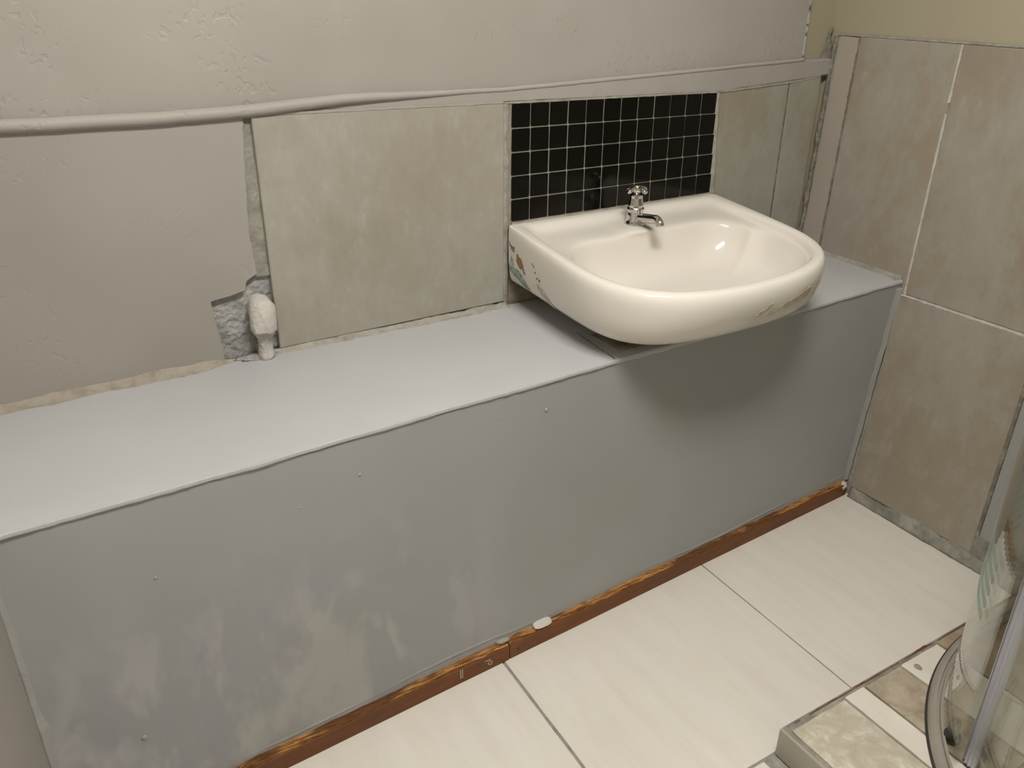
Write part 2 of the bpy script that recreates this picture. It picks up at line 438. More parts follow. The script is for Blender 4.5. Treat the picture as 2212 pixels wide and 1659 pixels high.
# grid of tiles: x joints lean slightly with y (measured)
def tile_floor(x0, x1, y0, y1, g0=.003, g1=.003):
    kx = lambda x, y: x + .0245*y
    poly = [(x0+g0, y0), (x1-g1, y0), (x1-g1, y1), (x0+g0, y1)]
    poly = densify(poly, .05, .0008, x0*3)
    bm = bmesh.new(); prism(bm, poly, lambda u, v, d: Vector((kx(u, v), v, d)), -.004, 0.0, .001)
    return obj('floor_tile', bm, M['floor_tile'], floor)
XA, XB = -.6064, -1.2113
for x0, x1, a, b in ((XA, .10, .0025, 0), (XB, XA, .0035, .0015), (XB-.604, XB, .003, .003), (XB-1.208, XB-.604, .003, .003), (-2.72, XB-1.208, .003, .003)):
    tile_floor(x0, x1, -.8745, -.30, a, b)
for r in range(3):
    y1 = -.8805 - r*.607; y0 = y1 - .601
    for x0, x1 in ((XB, XA), (XB-.604, XB), (XB-1.208, XB-.604), (-2.70, XB-1.208)):
        tile_floor(x0, min(x1, -.90) if r < 3 else x1, y0, y1)

# ---- back wall
wall_back = box('wall_back', (XL, .024, 0), (.12, .14, ZC), M['beige'], kind='structure', label='grey plastered back wall, partly tiled, behind the basin')
ZM = [(-3.2, 1.122), (-1.911, 1.1285), (-1.667, 1.124), (-1.522, 1.126), (-1.34, 1.1355), (-.972, 1.1325), (-.489, 1.145), (-.0916, 1.156)]
zm = lambda x: lerp_poly(ZM, x)
up = [(x, zm(x)-.004) for x in [-2.75+i*.03 for i in range(int(2.668/.03)+1)]] + [(-.083, 1.152), (-.074, 1.30), (-.068, 2.42), (-2.75, 2.42)]
sheet('upper_plaster', up, BW, .024, .010, M['up'], wall_back, b=.003, step=.03, jit=.004, seed=3, keep=set(range(len(up)-4, len(up)-2)))
# raised paint edge at the end of the upper plaster
bm = bmesh.new()
pts = [(-.084 + .010*t + .002*mnoise.noise(Vector((t*20, 0, 1))), .0105, 1.148 + t*1.27) for t in [i/120 for i in range(121)]]
tube(bm, pts, [(.0045*(1+.4*mnoise.noise(Vector((i*.3, 2, 2)))), .004) for i in range(121)], 8)
obj('paint_ridge', bm, M['up'], wall_back, smooth=True)
XR = [(.64, -1.626), (.70, -1.629), (.783, -1.637), (.787, -1.600), (.794, -1.569), (.812, -1.563), (.823, -1.542), (.90, -1.547), (1.0, -1.541), (1.119, -1.531)]
bm = bmesh.new(); rows = []
for i in range(241):
    z = .64 + (1.119-.64)*i/240
    x = lerp_poly(XR, z) + .0022*mnoise.noise(Vector((z*30, 1, 0))) + .0014*mnoise.noise(Vector((z*110, 1, 0)))
    rows.append([bm.verts.new(q) for q in ((-2.75, .024, z), (-2.75, 0, z), (-2.4, 0, z), (-1.72, 0, z), (x-.0012, 0, z), (x, .0012, z), (x, .024, z))])
for a, b in zip(rows[:-1], rows[1:]):
    for k in range(7): bm.faces.new((a[k], a[(k+1) % 7], b[(k+1) % 7], b[k]))
bm.faces.new(rows[0]); bm.faces.new(rows[-1][::-1])
obj('lower_plaster', bm, M['low'], wall_back)
def rough_sheet(name, x0, x1, z0, z1, y, amp, mat, parent, fr=40, st=.003):
    bm = bmesh.new(); nx = int((x1-x0)/st); nz = int((z1-z0)/st)
    g = [[bm.verts.new((x0+(x1-x0)*i/nx, y + amp*(mnoise.noise(Vector((x0+i*st, 0, z0+j*st))*fr)+.5*mnoise.noise(Vector((x0+i*st, 3, z0+j*st))*fr*3)), z0+(z1-z0)*j/nz)) for j in range(nz+1)] for i in range(nx+1)]
    for i in range(nx):
        for j in range(nz): bm.faces.new((g[i][j], g[i+1][j], g[i+1][j+1], g[i][j+1]))
    ge = bmesh.ops.extrude_face_region(bm, geom=list(bm.faces)); bmesh.ops.translate(bm, vec=(0, .012, 0), verts=[e for e in ge['geom'] if isinstance(e, bmesh.types.BMVert)])
    return obj(name, bm, mat, parent)
rough_sheet('pocket_bed', -1.70, -1.50, .64, .86, .0135, .004, M['pocket'], wall_back)
rough_sheet('groove_bed', -1.60, -1.50, .815, 1.13, .006, .002, M['groove'], wall_back)
# band between tiles and moulding
tt = lambda x: 1.0831 - .02216*x
band = [(-1.531, 1.115)] + [(x, tt(x)+.001) for x in (-1.3, -1.0, -.7, -.38)] + [(-.13, 1.1040), (.02, 1.1140)] + [(x, zm(x)) for x in (.02, -.09, -.3, -.489, -.7, -.972, -1.15, -1.34, -1.522)]
sheet('plaster_band', band, BW, .024, .001, M['up'], wall_back, b=.004, step=.02, jit=.002, seed=9)
# moulding: plump bead on the left dying into a soft lip on the right
bm = bmesh.new(); N = 380; pts = []; rr = []
for i in range(N+1):
    x = -2.745 + i*(2.745-.085)/N
    k = max(0, min(1, (x+1.50)/.5)); k = k*k*(3-2*k)
    r = .0125*(1-k) + .0055*k
    j = mnoise.noise(Vector((x*9, 1, 0)))*.0012 + mnoise.noise(Vector((x*40, 1, 4)))*.0006
    pts.append((x, .004 - .004*(1-k), zm(x) + j)); rr.append((r*1.0, r*.92))
tube(bm, pts, rr, 14)
obj('moulding_bead', bm, M['up'], wall_back, smooth=True)
# large cement look tile, mosaic, right hand tiles
sheet('wall_tile', [(-1.5165, .6595), (-.986, .6635), (-.986, 1.1065), (-1.5175, 1.1175)], BW, .024, -.003, M['tile_a'], wall_back, b=.002)
sheet('wall_tile', [(-.362, .66), (-.1345, .66), (-.1325, 1.1020), (-.372, 1.0925)], BW, .024, -.001, M['tile_b'], wall_back, b=.0015)
sheet('wall_tile', [(-.1285, .66), (-.022, .66), (-.0145, 1.1110), (-.127, 1.1030)], BW, .024, -.0025, M['tile_b'], wall_back, b=.0015)
sheet('bare_patch', [(-.985, .64), (-.36, .64), (-.36, .848), (-.985, .848)], BW, .024, .006, M['bare'], wall_back)
sheet('grout_bed', [(-.986, .835), (-.362, .835), (-.368, 1.091), (-.986, 1.106)], BW, .024, .0005, M['grout'], wall_back)
# pale grout edging around the mosaic
fillet('grout_edge', [(-.9845, -.0005, .655), (-.9845, -.0005, 1.104)], (1, 0, 0), (0, -1, 0), .012, .0025, M['caulk'], wall_back, seed=2)
fillet('grout_edge', [(-.358, .0005, .84), (-.3745, .0005, 1.093)], (-1, 0, 0), (0, -1, 0), .013, .004, M['caulk'], wall_back, seed=4, jit=.3, sag=.3)
# mosaic: 12 columns, 5 rows, joints fan very slightly
TL, TR, BL, BR = Vector((-.9675, 1.1042)), Vector((-.3795, 1.0925)), Vector((-.9675, .8480)), Vector((-.3680, .8465))
bm = bmesh.new(); add_box(bm, (-.5, -.5, -.5), (.5, .5, .5))
tile_me = bpy.data.meshes.new('mosaic_tile')
bmesh.ops.scale(bm, vec=(.047, .007, .047), verts=bm.verts)
vert_e = [e for e in bm.edges if abs(e.verts[0].co.y-e.verts[1].co.y) > .003]
bmesh.ops.bevel(bm, geom=vert_e, offset=.0028, segments=2, profile=.5, affect='EDGES')
fr = [e for e in bm.edges if all(v.co.y < -.003 for v in e.verts)]
bmesh.ops.bevel(bm, geom=fr, offset=.0007, segments=1, affect='EDGES')
bmesh.ops.recalc_face_normals(bm, faces=bm.faces); bm.to_mesh(tile_me); bm.free(); tile_me.materials.append(M['black'])
bil = lambda u, v: (TL*(1-u)+TR*u)*(1-v) + (BL*(1-u)+BR*u)*v
us = [i/12 for i in range(13)]
for r in range(5):
    for c in range(12):
        a, b, d, e = bil(us[c], r/5), bil(us[c+1], r/5), bil(us[c], (r+1)/5), bil(us[c+1], (r+1)/5)
        cen = (a+b+d+e)/4; wx = ((b-a).length+(e-d).length)/2; hz = ((a-d).length+(b-e).length)/2
        gx = .0027 - .0010*c/11 + rnd.uniform(-.0004, .0004); gz = .0030 - .0010*c/11 + rnd.uniform(-.0004, .0004)
        o = bpy.data.objects.new('mosaic_tile', tile_me); C.objects.link(o); o.parent = wall_back
        o.location = (cen.x + rnd.uniform(-.0003, .0003), .0025 + rnd.uniform(-.0003, .0003), cen.y)
        o.scale = ((wx-gx)/.047, 1, (hz-gz)/.047)
        o.rotation_euler = (rnd.uniform(-.006, .006), -math.atan2((b-a).y, (b-a).x), rnd.uniform(-.006, .006))
# corner caulk at back/right walls
fillet('corner_caulk', [(RWx(0, z), 0, z) for z in [.66+i*.05 for i in range(12)]], (-1, 0, 0), (0, -1, 0), .007, .006, M['caulk_dark'], wall_back, seed=8, jit=.7)
fillet('corner_caulk', [(RWx(0, z)-.004, .024, z) for z in [1.11+i*.02 for i in range(7)]], (-1, 0, 0), (0, -1, 0), lambda t: .022*(1-t)+.002, .02, M['caulk_dark'], wall_back, seed=12, jit=.8)

# ---- right wall
bm = bmesh.new()
q = [(.15, 0), (YF, 0), (YF, ZC), (.15, ZC)]
A = [bm.verts.new((RWx(y, z)+.006, y, z)) for y, z in q]; B = [bm.verts.new((XF, y, z)) for y, z in q]
bm.faces.new(A); bm.faces.new(B[::-1])
for i in range(4): bm.faces.new((A[i], B[i], B[(i+1) % 4], A[(i+1) % 4]))
wall_right = obj('wall_right', bm, M['beige'], kind='structure', label='right side wall, grey tiles below and old beige paint above')
Z2 = 1.2125
sheet('grout_bed', [(.0, .0), (-1.6, .0), (-1.6, Z2-.002), (.0, Z2-.002)], RW, -.006, -.0025, M['caulk'], wall_right)
sheet('wall_tile', [(-.008, .655), (-.0715, .655), (-.0722, Z2-.003), (-.010, Z2)], RW, -.006, -.001, M['strip'], wall_right)
sheet('wall_tile', [(-.0785, .640), (-.3605, .616), (-.3545, Z2), (-.0765, Z2)], RW, -.006, .0015, M['tile_c'], wall_right, b=.002)
sheet('wall_tile', [(-.3655, .6165), (-.96, .6205), (-.96, Z2+.001), (-.3590, Z2)], RW, -.006, .001, M['tile_d'], wall_right, b=.002)
sheet('wall_tile', [(-.343, .030), (-.7110, .036), (-.7110, .6130), (-.350, .6085)], RW, -.006, .0015, M['tile_d'], wall_right, b=.002)
sheet('wall_tile', [(-.7190, .085), (-.765, .085), (-.765, .6130), (-.7190, .6130)], RW, -.006, .000, M['blue_grey'], wall_right, b=.002)
sheet('wall_tile', [(-.769, .085), (-1.30, .085), (-1.30, .6150), (-.769, .6130)], RW, -.006, .001, M['tile_c'], wall_right, b=.002)
sheet('wall_tile', [(-.964, .6205), (-1.56, .6235), (-1.56, Z2+.001), (-.964, Z2+.001)], RW, -.006, .001, M['tile_c'], wall_right, b=.002)
# visible joints: pale vertical and horizontal ones, dark one beside the painted strip
def joint(name, pts, wdt, mat, parent, seed, f=RW, d=.0016):
    bm = bmesh.new(); rows = []
    P = []
    for a, b in zip(pts[:-1], pts[1:]):
        a = Vector(a); b = Vector(b); k = max(2, int((b-a).length/.005)); P += [a+(b-a)*i/k for i in range(k)]
    P.append(Vector(pts[-1]))
    dr = (Vector(pts[-1])-Vector(pts[0])).normalized(); nr = Vector((-dr.y, dr.x))
    for p in P:
        s = wdt*(.5+.28*mnoise.noise(Vector((p.x*60+seed, p.y*60, 0)))+.22*mnoise.noise(Vector((p.x*200+seed, p.y*200, 5))))
        rows.append([bm.verts.new(f(*(p-nr*s), -.004)), bm.verts.new(f(*(p-nr*s*.8), d)), bm.verts.new(f(*(p+nr*s*.8), d)), bm.verts.new(f(*(p+nr*s), -.004))])
    for a, b in zip(rows[:-1], rows[1:]):
        for k in range(4): bm.faces.new((a[k], a[(k+1) % 4], b[(k+1) % 4], b[k]))
    bm.faces.new(rows[0]); bm.faces.new(rows[-1][::-1])
    return obj(name, bm, mat, parent)
joint('grout_line', [(-.3635, .615), (-.3565, 1.06)], .0065, M['white_grout'], wall_right, 1)
joint('grout_line', [(-.3565, 1.085), (-.3565, Z2)], .0055, M['white_grout'], wall_right, 2)
joint('grout_line', [(-.345, .6125), (-.96, .6168)], .0075, M['white_grout'], wall_right, 3)
joint('grout_line', [(-.075, .66), (-.0745, Z2-.004)], .0095, M['caulk_dark'], wall_right, 4, d=.0003)
joint('grout_line', [(-.7150, .085), (-.7150, .61)], .010, M['caulk_dark'], wall_right, 5)
joint('grout_line', [(-.005, Z2+.003), (-.5, Z2+.004), (-.96, Z2+.005)], .006, M['caulk'], wall_right, 6, d=.0)
BWn = lambda u, v, d: Vector((u, -d, v))
joint('grout_line', [(-1.512, 1.1190), (-.987, 1.1080)], .0060, M['up'], wall_back, 21, f=BWn, d=.0034)
joint('grout_line', [(-.985, 1.1062), (-.376, 1.0942)], .0045, M['caulk'], wall_back, 22, f=BWn, d=.0014)
joint('grout_line', [(-.372, 1.0942), (-.132, 1.1034), (-.018, 1.1128)], .0055, M['caulk'], wall_back, 23, f=BWn, d=.0030)
joint('grout_line', [(-.1302, .70), (-.1298, 1.1025)], .0035, M['caulk_dark'], wall_back, 24, f=BWn, d=.0012)
# mortar bead at the foot of the right wall
fillet('mortar_bead', [(RWx(y, 0), y, 0) for y in (-.345, -.6, -.90)], (0, 0, 1), (-1, 0, 0), lambda t: .034+.008*t, lambda t: .010+.006*t, M['mortar'], wall_right, seed=21, jit=.35)
sheet('mortar_patch', [(-.708, .03), (-.80, .03), (-.80, .092), (-.712, .092)], RW, -.006, .0015, M['mortar'], wall_right, step=.01, jit=.006, seed=5)

# ---- remaining shell of the room (behind and beside the camera)
box('wall_left', (XL-.12, YF-.12, 0), (XL, .14, ZC), M['room'], kind='structure', label='painted side wall out of view at left')
box('wall_front', (XL, YF-.12, 0), (XF, YF, ZC), M['room'], kind='structure', label='painted wall behind the viewer')
box('ceiling', (XL-.12, YF-.12, ZC), (XF, .14, ZC+.1), M['white_enamel'], kind='structure', label='plain white ceiling')

# ================================================================== LEDGE
ledge = thing('boxed_ledge', (-1.03, -.20, 0), 'long grey painted boxed-in ledge running along the back wall below the basin', 'ledge')
FE = [(-2.0655, -.4245), (-2.0389, -.4234), (-1.858, -.4192), (-1.6167, -.411), (-1.391, -.3975), (-1.1207, -.3905), (-.9065, -.3790), (-.66, -.3745), (-.4171, -.3695), (-.1745, -.3595), (-.012, -.352)]
fe = lambda x: sum(lerp_poly(FE, max(FE[0][0], min(FE[-1][0], x+d))) for d in (-.13, -.08, -.04, 0, .04, .08, .13))/7
xs = [-2.0655 + i*(2.0655-.006)/340 for i in range(341)]
# top slab
bm = bmesh.new(); rows = []
for x in xs:
    y = fe(x) + .0016*mnoise.noise(Vector((x*14, 3, 0))) + .0014*mnoise.noise(Vector((x*55, 3, 0)))
    dz = .0010*mnoise.noise(Vector((x*8, 1, 5))) - .0016*max(0, mnoise.noise(Vector((x*30, 1, 9))))
    xx = min(x, RWx(0, L) - .001)
    rows.append([bm.verts.new((xx, Y, z)) for Y, z in ((-.001, L-.012), (y+.03, L-.012), (y+.002, L-.011+dz), (y, L-.008+dz), (y+.0004, L-.0035+dz), (y+.0022, L-.0008+dz*.5), (y+.03, L), (-.18, L), (-.001, L))])
for a, b in zip(rows[:-1], rows[1:]):
    for k in range(9): bm.faces.new((a[k], a[(k+1) % 9], b[(k+1) % 9], b[k]))
bm.faces.new(rows[0]); bm.faces.new(rows[-1][::-1])
top = obj('top_slab', bm, M['ledge_top'], ledge)
# front face: slightly battered, foot sits behind the skirting
yb_ = lambda x: -.3356 + .0563*x + .017
bm = bmesh.new(); rows = []
zs = [0, .05, .15, .3, .45, .58, .63, L-.012]
for x in xs:
    row = []
    for z in zs:
        t = z/(L-.012); y = yb_(x)*(1-t) + (fe(x)+.0035)*t + .0012*mnoise.noise(Vector((x*5, z*5, 1)))
        row.append(bm.verts.new((min(x, RWx(0, z)-.001), y, z)))
    row += [bm.verts.new((min(x, RWx(0, L)-.001), -.30, L-.012)), bm.verts.new((min(x, RWx(0, 0)-.001), -.30, 0))]
    rows.append(row)
nn = len(zs)+2
for a, b in zip(rows[:-1], rows[1:]):
    for k in range(nn): bm.faces.new((a[k], a[(k+1) % nn], b[(k+1) % nn], b[k]))
bm.faces.new(rows[0]); bm.faces.new(rows[-1][::-1])
front = obj('front_panel', bm, M['ledge_front'], ledge)
fz = lambda x, z: yb_(x)*(1-z/(L-.012)) + (fe(x)+.0035)*z/(L-.012)
# the boxing turns the corner and runs on along the left wall (only its side shows at the lower left)
box('return_slab', (-2.748, -1.25, L-.012), (-2.0640, -.001, L-.0003), M['ledge_top'], ledge, bevel=.002)
box('return_panel', (-2.748, -1.245, 0), (-2.0672, -.02, L-.012), M['low'], ledge)
# filler along the back of the ledge
fillet('filler_bead', [(-2.065, .0, L), (-1.8, .0, L), (-1.60, .0, L)], (0, -1, 0), (0, 0, 1), lambda t: (.036-.008*t)*min(1, (1.02-t)*6), lambda t: (.009+.006*t)*min(1, (1.02-t)*6), M['caulk_beige'], ledge, seed=3, jit=.3, sag=.16)
fillet('filler_bead', [(-1.61, .0, L), (-1.5, .0, L), (-.98, -.003, L)], (0, -1, 0), (0, 0, 1), lambda t: .018*min(1, .15+t*9), lambda t: .010*min(1, .15+t*9), M['caulk'], ledge, seed=13, jit=.45, sag=.25)
fillet('filler_bead', [(RWx(y, L), y, L) for y in (-.02, -.2, -.345)], (-1, 0, 0), (0, 0, 1), lambda t: .012+.010*t, .010, M['caulk'], ledge, seed=17, jit=.4, sag=.25)
fillet('filler_bead', [(RWx(-.34, z), fz(-.02, z), z) for z in (.04, .2, .4, .63)], (-1, 0, 0), (0, -1, 0), .020, .007, M['blue_grey'], ledge, seed=19, jit=.35, sag=.3)
fillet('filler_bead', [(-2.0655, fz(-2.06, z), z) for z in (.0, .2, .4, .6)], (1, 0, 0), (0, -1, 0), lambda t: .018-.012*t, .006, M['blue_grey'], ledge, seed=23, jit=.5, sag=.3)
# low ridge of paint just above the skirting
bm = bmesh.new(); P = [(x, fz(x, .062)+.001, .058 + .014*mnoise.noise(Vector((x*2.6, 5, 1))) + .003*mnoise.noise(Vector((x*14, 5, 1)))) for x in xs if x > -2.05]
tube(bm, P, [(.0014, .0050+.0025*mnoise.noise(Vector((q[0]*9, 2, 2)))) for q in P], 8)
obj('paint_ridge', bm, M['ledge_front'], ledge, smooth=True)
# unpainted slab piece beneath the basin with a joint
bm = bmesh.new()
prism(bm, densify([(-.915, -.355), (-.55, -.345), (-.55, -.25), (-.915, -.25)], .01, .004, 3), lambda u, v, d: Vector((u, v, d)), L-.002, L+.0012, .0006)
obj('bare_patch', bm, M['bare'], ledge)
bm = bmesh.new(); P = [(-.945+.010*t, fe(-.94)+.006+.15*t, L+.0006) for t in [i/30 for i in range(31)]]
tube(bm, P, [(.0018*(1+.6*mnoise.noise(Vector((i*.7, 0, 0)))), .0012) for i in range(31)], 6); obj('slab_joint', bm, M['caulk_dark'], ledge)
# small lumps in the paint of the ledge
for x, z, r in ((-1.115, .585, .004), (-1.86, .50, .003), (-1.93, .20, .005), (-1.51, .57, .003)):
    bm = bmesh.new(); bmesh.ops.create_uvsphere(bm, u_segments=10, v_segments=6, radius=r)
    bmesh.ops.scale(bm, vec=(1, .6, 1.1), verts=bm.verts); bmesh.ops.translate(bm, vec=(x, fz(x, z), z), verts=bm.verts)
    obj('paint_lump', bm, M['ledge_front'], ledge, smooth=True)

# ---- skirting at the foot of the ledge
bf = lambda x: -.3356 + .0563*x
base = thing('baseboard_back', (-1.03, -.40, 0), None, None)
for k in ('label', 'category'): del base[k]
base['kind'] = 'structure'; base['label'] = 'low brown wooden skirting with a torn splintered top edge'
def plank(x0, x1, seed, dy):
    bm = bmesh.new(); rows = []; n = int((x1-x0)/.008)
    bt = bmesh.new(); rt = []
    for i in range(n+1):
        x = x0 + (x1-x0)*i/n
        y = bf(x) + dy + .0006*mnoise.noise(Vector((x*7, seed, 0)))
        zt = .0385 + .0015*mnoise.noise(Vector((x*6, seed, 2))) + .0010*mnoise.noise(Vector((x*50, seed, 2)))
        rows.append([bm.verts.new(q) for q in ((x, y+.012, 0), (x, y, 0), (x, y, zt-.001), (x, y+.001, zt), (x, y+.012, zt))])
        h = lambda s, k: mnoise.noise(Vector((x*k+seed, s, 1)))
        rt.append([bt.verts.new(q) for q in ((x, y+.0225, .0), (x, y+.0055, .0), (x, y+.0035+.002*h(1, 40), zt+.0008), (x, y+.0085, zt+.004+.005*h(2, 30)), (x, y+.013, zt+.007+.005*h(3, 22)), (x, y+.0225, zt+.009+.004*h(4, 12)))])
    for R, B in ((rows, bm), (rt, bt)):
        for a, b in zip(R[:-1], R[1:]):
            m = len(a)
            for k in range(m): B.faces.new((a[k], a[(k+1) % m], b[(k+1) % m], b[k]))
        B.faces.new(R[0]); B.faces.new(R[-1][::-1])
    p = obj('plank', bm, M['board'], base)
    obj('splintered_edge', bt, M['torn'], p)
    return p
plank(-2.06, -1.207, 3.1, 0)
pl2 = plank(-1.2045, -.034, 8.4, .0008)
bm = bmesh.new(); bmesh.ops.create_uvsphere(bm, u_segments=24, v_segments=10, radius=1)
for v in bm.verts: v.co = Vector((math.copysign(abs(v.co.x)**.7, v.co.x)*.024, v.co.y*.0035, math.copysign(abs(v.co.z)**.7, v.co.z)*.0105))
bmesh.ops.rotate(bm, matrix=Matrix.Rotation(-1.0, 3, 'X'), verts=bm.verts)
bmesh.ops.translate(bm, vec=(-1.112, bf(-1.112)+.010, .049), verts=bm.verts)
obj('filler_patch', bm, M['filler'], base, smooth=True)
bm = bmesh.new(); bmesh.ops.create_icosphere(bm, subdivisions=3, radius=1)
for v in bm.verts:
    k = 1+.35*mnoise.noise(v.co*3); v.co = Vector((v.co.x*.017*k-1.215, v.co.y*.007*k+bf(-1.21)+.014, v.co.z*.005*k+.0475))
obj('filler_patch', bm, M['caulk'], base, smooth=True)
bm = bmesh.new(); bmesh.ops.create_icosphere(bm, subdivisions=3, radius=1)
for v in bm.verts:
    k = 1+.3*mnoise.noise(v.co*3); v.co = Vector((v.co.x*.016*k-.045, v.co.y*.012*k+bf(-.05)+.010, v.co.z*.013*k+.030))
obj('filler_patch', bm, M['filler'], base, smooth=True)
for dx in (0, .0045):
    x = -1.330+dx; box('scratch', (x-.0007, bf(x)-.0004, .013), (x+.0007, bf(x)+.001, .036), M['filler'], base)
bm = bmesh.new()
for st in ([(.0, .018), (.004, .022), (.010, .021), (.011, .016), (.006, .013), (.001, .016), (.0, .018)], [(.004, .031), (.005, .025)], [(-.008, .028), (.003, .027)]):
    tube(bm, [(-1.262+u, bf(-1.262+u)-.0002, v) for u, v in st], .0006, 6, up=(0, 1, 0))
obj('chalk_mark', bm, M['filler'], base)
bm = bmesh.new(); bmesh.ops.create_uvsphere(bm, u_segments=10, v_segments=6, radius=.0028); bmesh.ops.translate(bm, vec=(-1.182, bf(-1.182)+.0008, .018), verts=bm.verts)
obj('nail_head', bm, M['dark_rubber'], base)

# ================================================================== WASH BASIN
TILT, ZR, XC, SKEW, SHY = .065, .8445, -.6665, -.055, .03
def q3(a, b, c, d, t):
    u = 1-t; return a*u**3 + b*3*u*u*t + c*3*u*t*t + d*t**3
def outline(hb, hf, yb, rb, yc, yf, k1=.17, k2=.19):
    V2 = Vector; P = []
    for i in range(14): P.append(V2((i/14*(hb-rb), yb)))
    for i in range(10):
        t = i/10; P.append(V2((q3(hb-rb, hb-rb*.45, hb, hb, t), q3(yb, yb, yb+rb*.45, yb+rb, t))))
    for i in range(14):
        t = i/14; P.append(V2((hb+(hf-hb)*(t*(2-t)), yb+rb+(yc-yb-rb)*t)))
    for i in range(26):
        t = i/26; P.append(V2((q3(hf, hf, k2, 0, t), q3(yc, yc+k1, yf, yf, t))))
    P.append(V2((0, yf)))
    Lh = [V2((-p.x, p.y)) for p in P[1:-1]][::-1]
    return P + Lh
OUT = (.312, .318, .525, .27, .18, .21)      # half width back / front, depth, side length, handles
def off(os, of, z):
    hb, hf, yf, yc, k1, k2 = OUT
    O = outline(hb, hf, .002, .010, yc, yf, k1, k2)
    Q = outline(hb-os, hf-os, .002, .010, yc-os*.3, yf-of, k1-of*.25, k2-os*.35)
    for o, q in zip(O, Q):
        g = .2 + .8*max(0, min(1, q.y/.3)); q.x = o.x + (q.x-o.x)*g
    return (Q, z)
loops = [off(*q) for q in ((.2, .2, -.136), (.13, .15, -.136), (.075, .115, -.135), (.042, .088, -.131), (.022, .060, -.121), (.010, .032, -.104), (.002, .012, -.075), (0, .001, -.038), (.0005, .0005, -.020), (.003, .003, -.0085), (.008, .008, -.002), (.013, .013, 0))]
# rim top, raised back upstand, step down to the tap shelf, then the bowl edge
loops += [(outline(.290, .298, .016, .018, .265, .502, .17, .197), .0005), (outline(.282, .291, .024, .020, .263, .496, .17, .194), -.0015), (outline(.276, .286, .034, .024, .262, .4925, .168, .192), -.008), (outline(.270, .282, .047, .030, .262, .490, .167, .190), -.0165)]
loops += [(outline(.265, .279, .082, .058, .262, .488, .166, .189), -.0185), (outline(.259, .2765, .113, .085, .262, .4865, .165, .188), -.0205), (outline(.254, .2735, .1205, .090, .262, .484, .164, .187), -.0265)]
def bowl(s, z, cy=.29, dy=0):
    b = outline(.254, .2735, .1205, .090, .262, .484, .164, .187)
    return ([Vector((p.x*s, cy+(p.y-cy)*s+dy)) for p in b], z)
loops += [bowl(.978, -.042), bowl(.945, -.064), bowl(.885, -.088), bowl(.80, -.106), bowl(.67, -.118), bowl(.50, -.125), bowl(.32, -.129), bowl(.16, -.131), bowl(.075, -.132)]
def bw(p, z):
    y = p.y
    return Vector((XC + p.x + SKEW*max(0, y-.02), -(y - SHY*p.x*y/.5), ZR + z - TILT*y))
basin = thing('wash_basin', (XC, -.26, L), 'white ceramic wall-hung wash basin with chipped paint marks on its rim', 'basin')
bm = bmesh.new(); rows = []
for P, z in loops:
    rows.append([bm.verts.new(bw(p, z)) for p in P])
nn = len(rows[0])
for a, b in zip(rows[:-1], rows[1:]):
    for k in range(nn): bm.faces.new((a[k], a[(k+1) % nn], b[(k+1) % nn], b[k]))
bm.faces.new(rows[0][::-1]); bm.faces.new(rows[-1])
bmesh.ops.recalc_face_normals(bm, faces=bm.faces)
# gentle swelling of the shelf round the tap
TAP = Vector((-.6735, -.078))
for v in bm.verts:
    d = (Vector((v.co.x, v.co.y)) - Vector((TAP.x-.001, TAP.y-.014))).length
    rel = v.co.z - (ZR + TILT*v.co.y)
    if -.024 < rel < -.012 and d < .07:
        k = max(0, 1-(d/.07)**2); v.co.z += .005*k; v.co.y -= .020*k*(1 if v.co.y < -.10 else 0)
bvh = BVHTree.FromBMesh(bm)
body = obj('basin_body', bm, M['ceramic'], basin, smooth=True)
md = body.modifiers.new('subdivision', 'SUBSURF'); md.levels = 1; md.render_levels = 2
# waste outlet at the bottom of the bowl
bm = bmesh.new(); c = bw(Vector((0, .29)), -.1325)
lathe(bm, [(.019, -.004), (.027, 0), (.0275, .0022), (.025, .0032), (.019, .0018), (.018, -.003)], c, 32)
obj('waste_ring', bm, M['chrome'], basin, smooth=True)
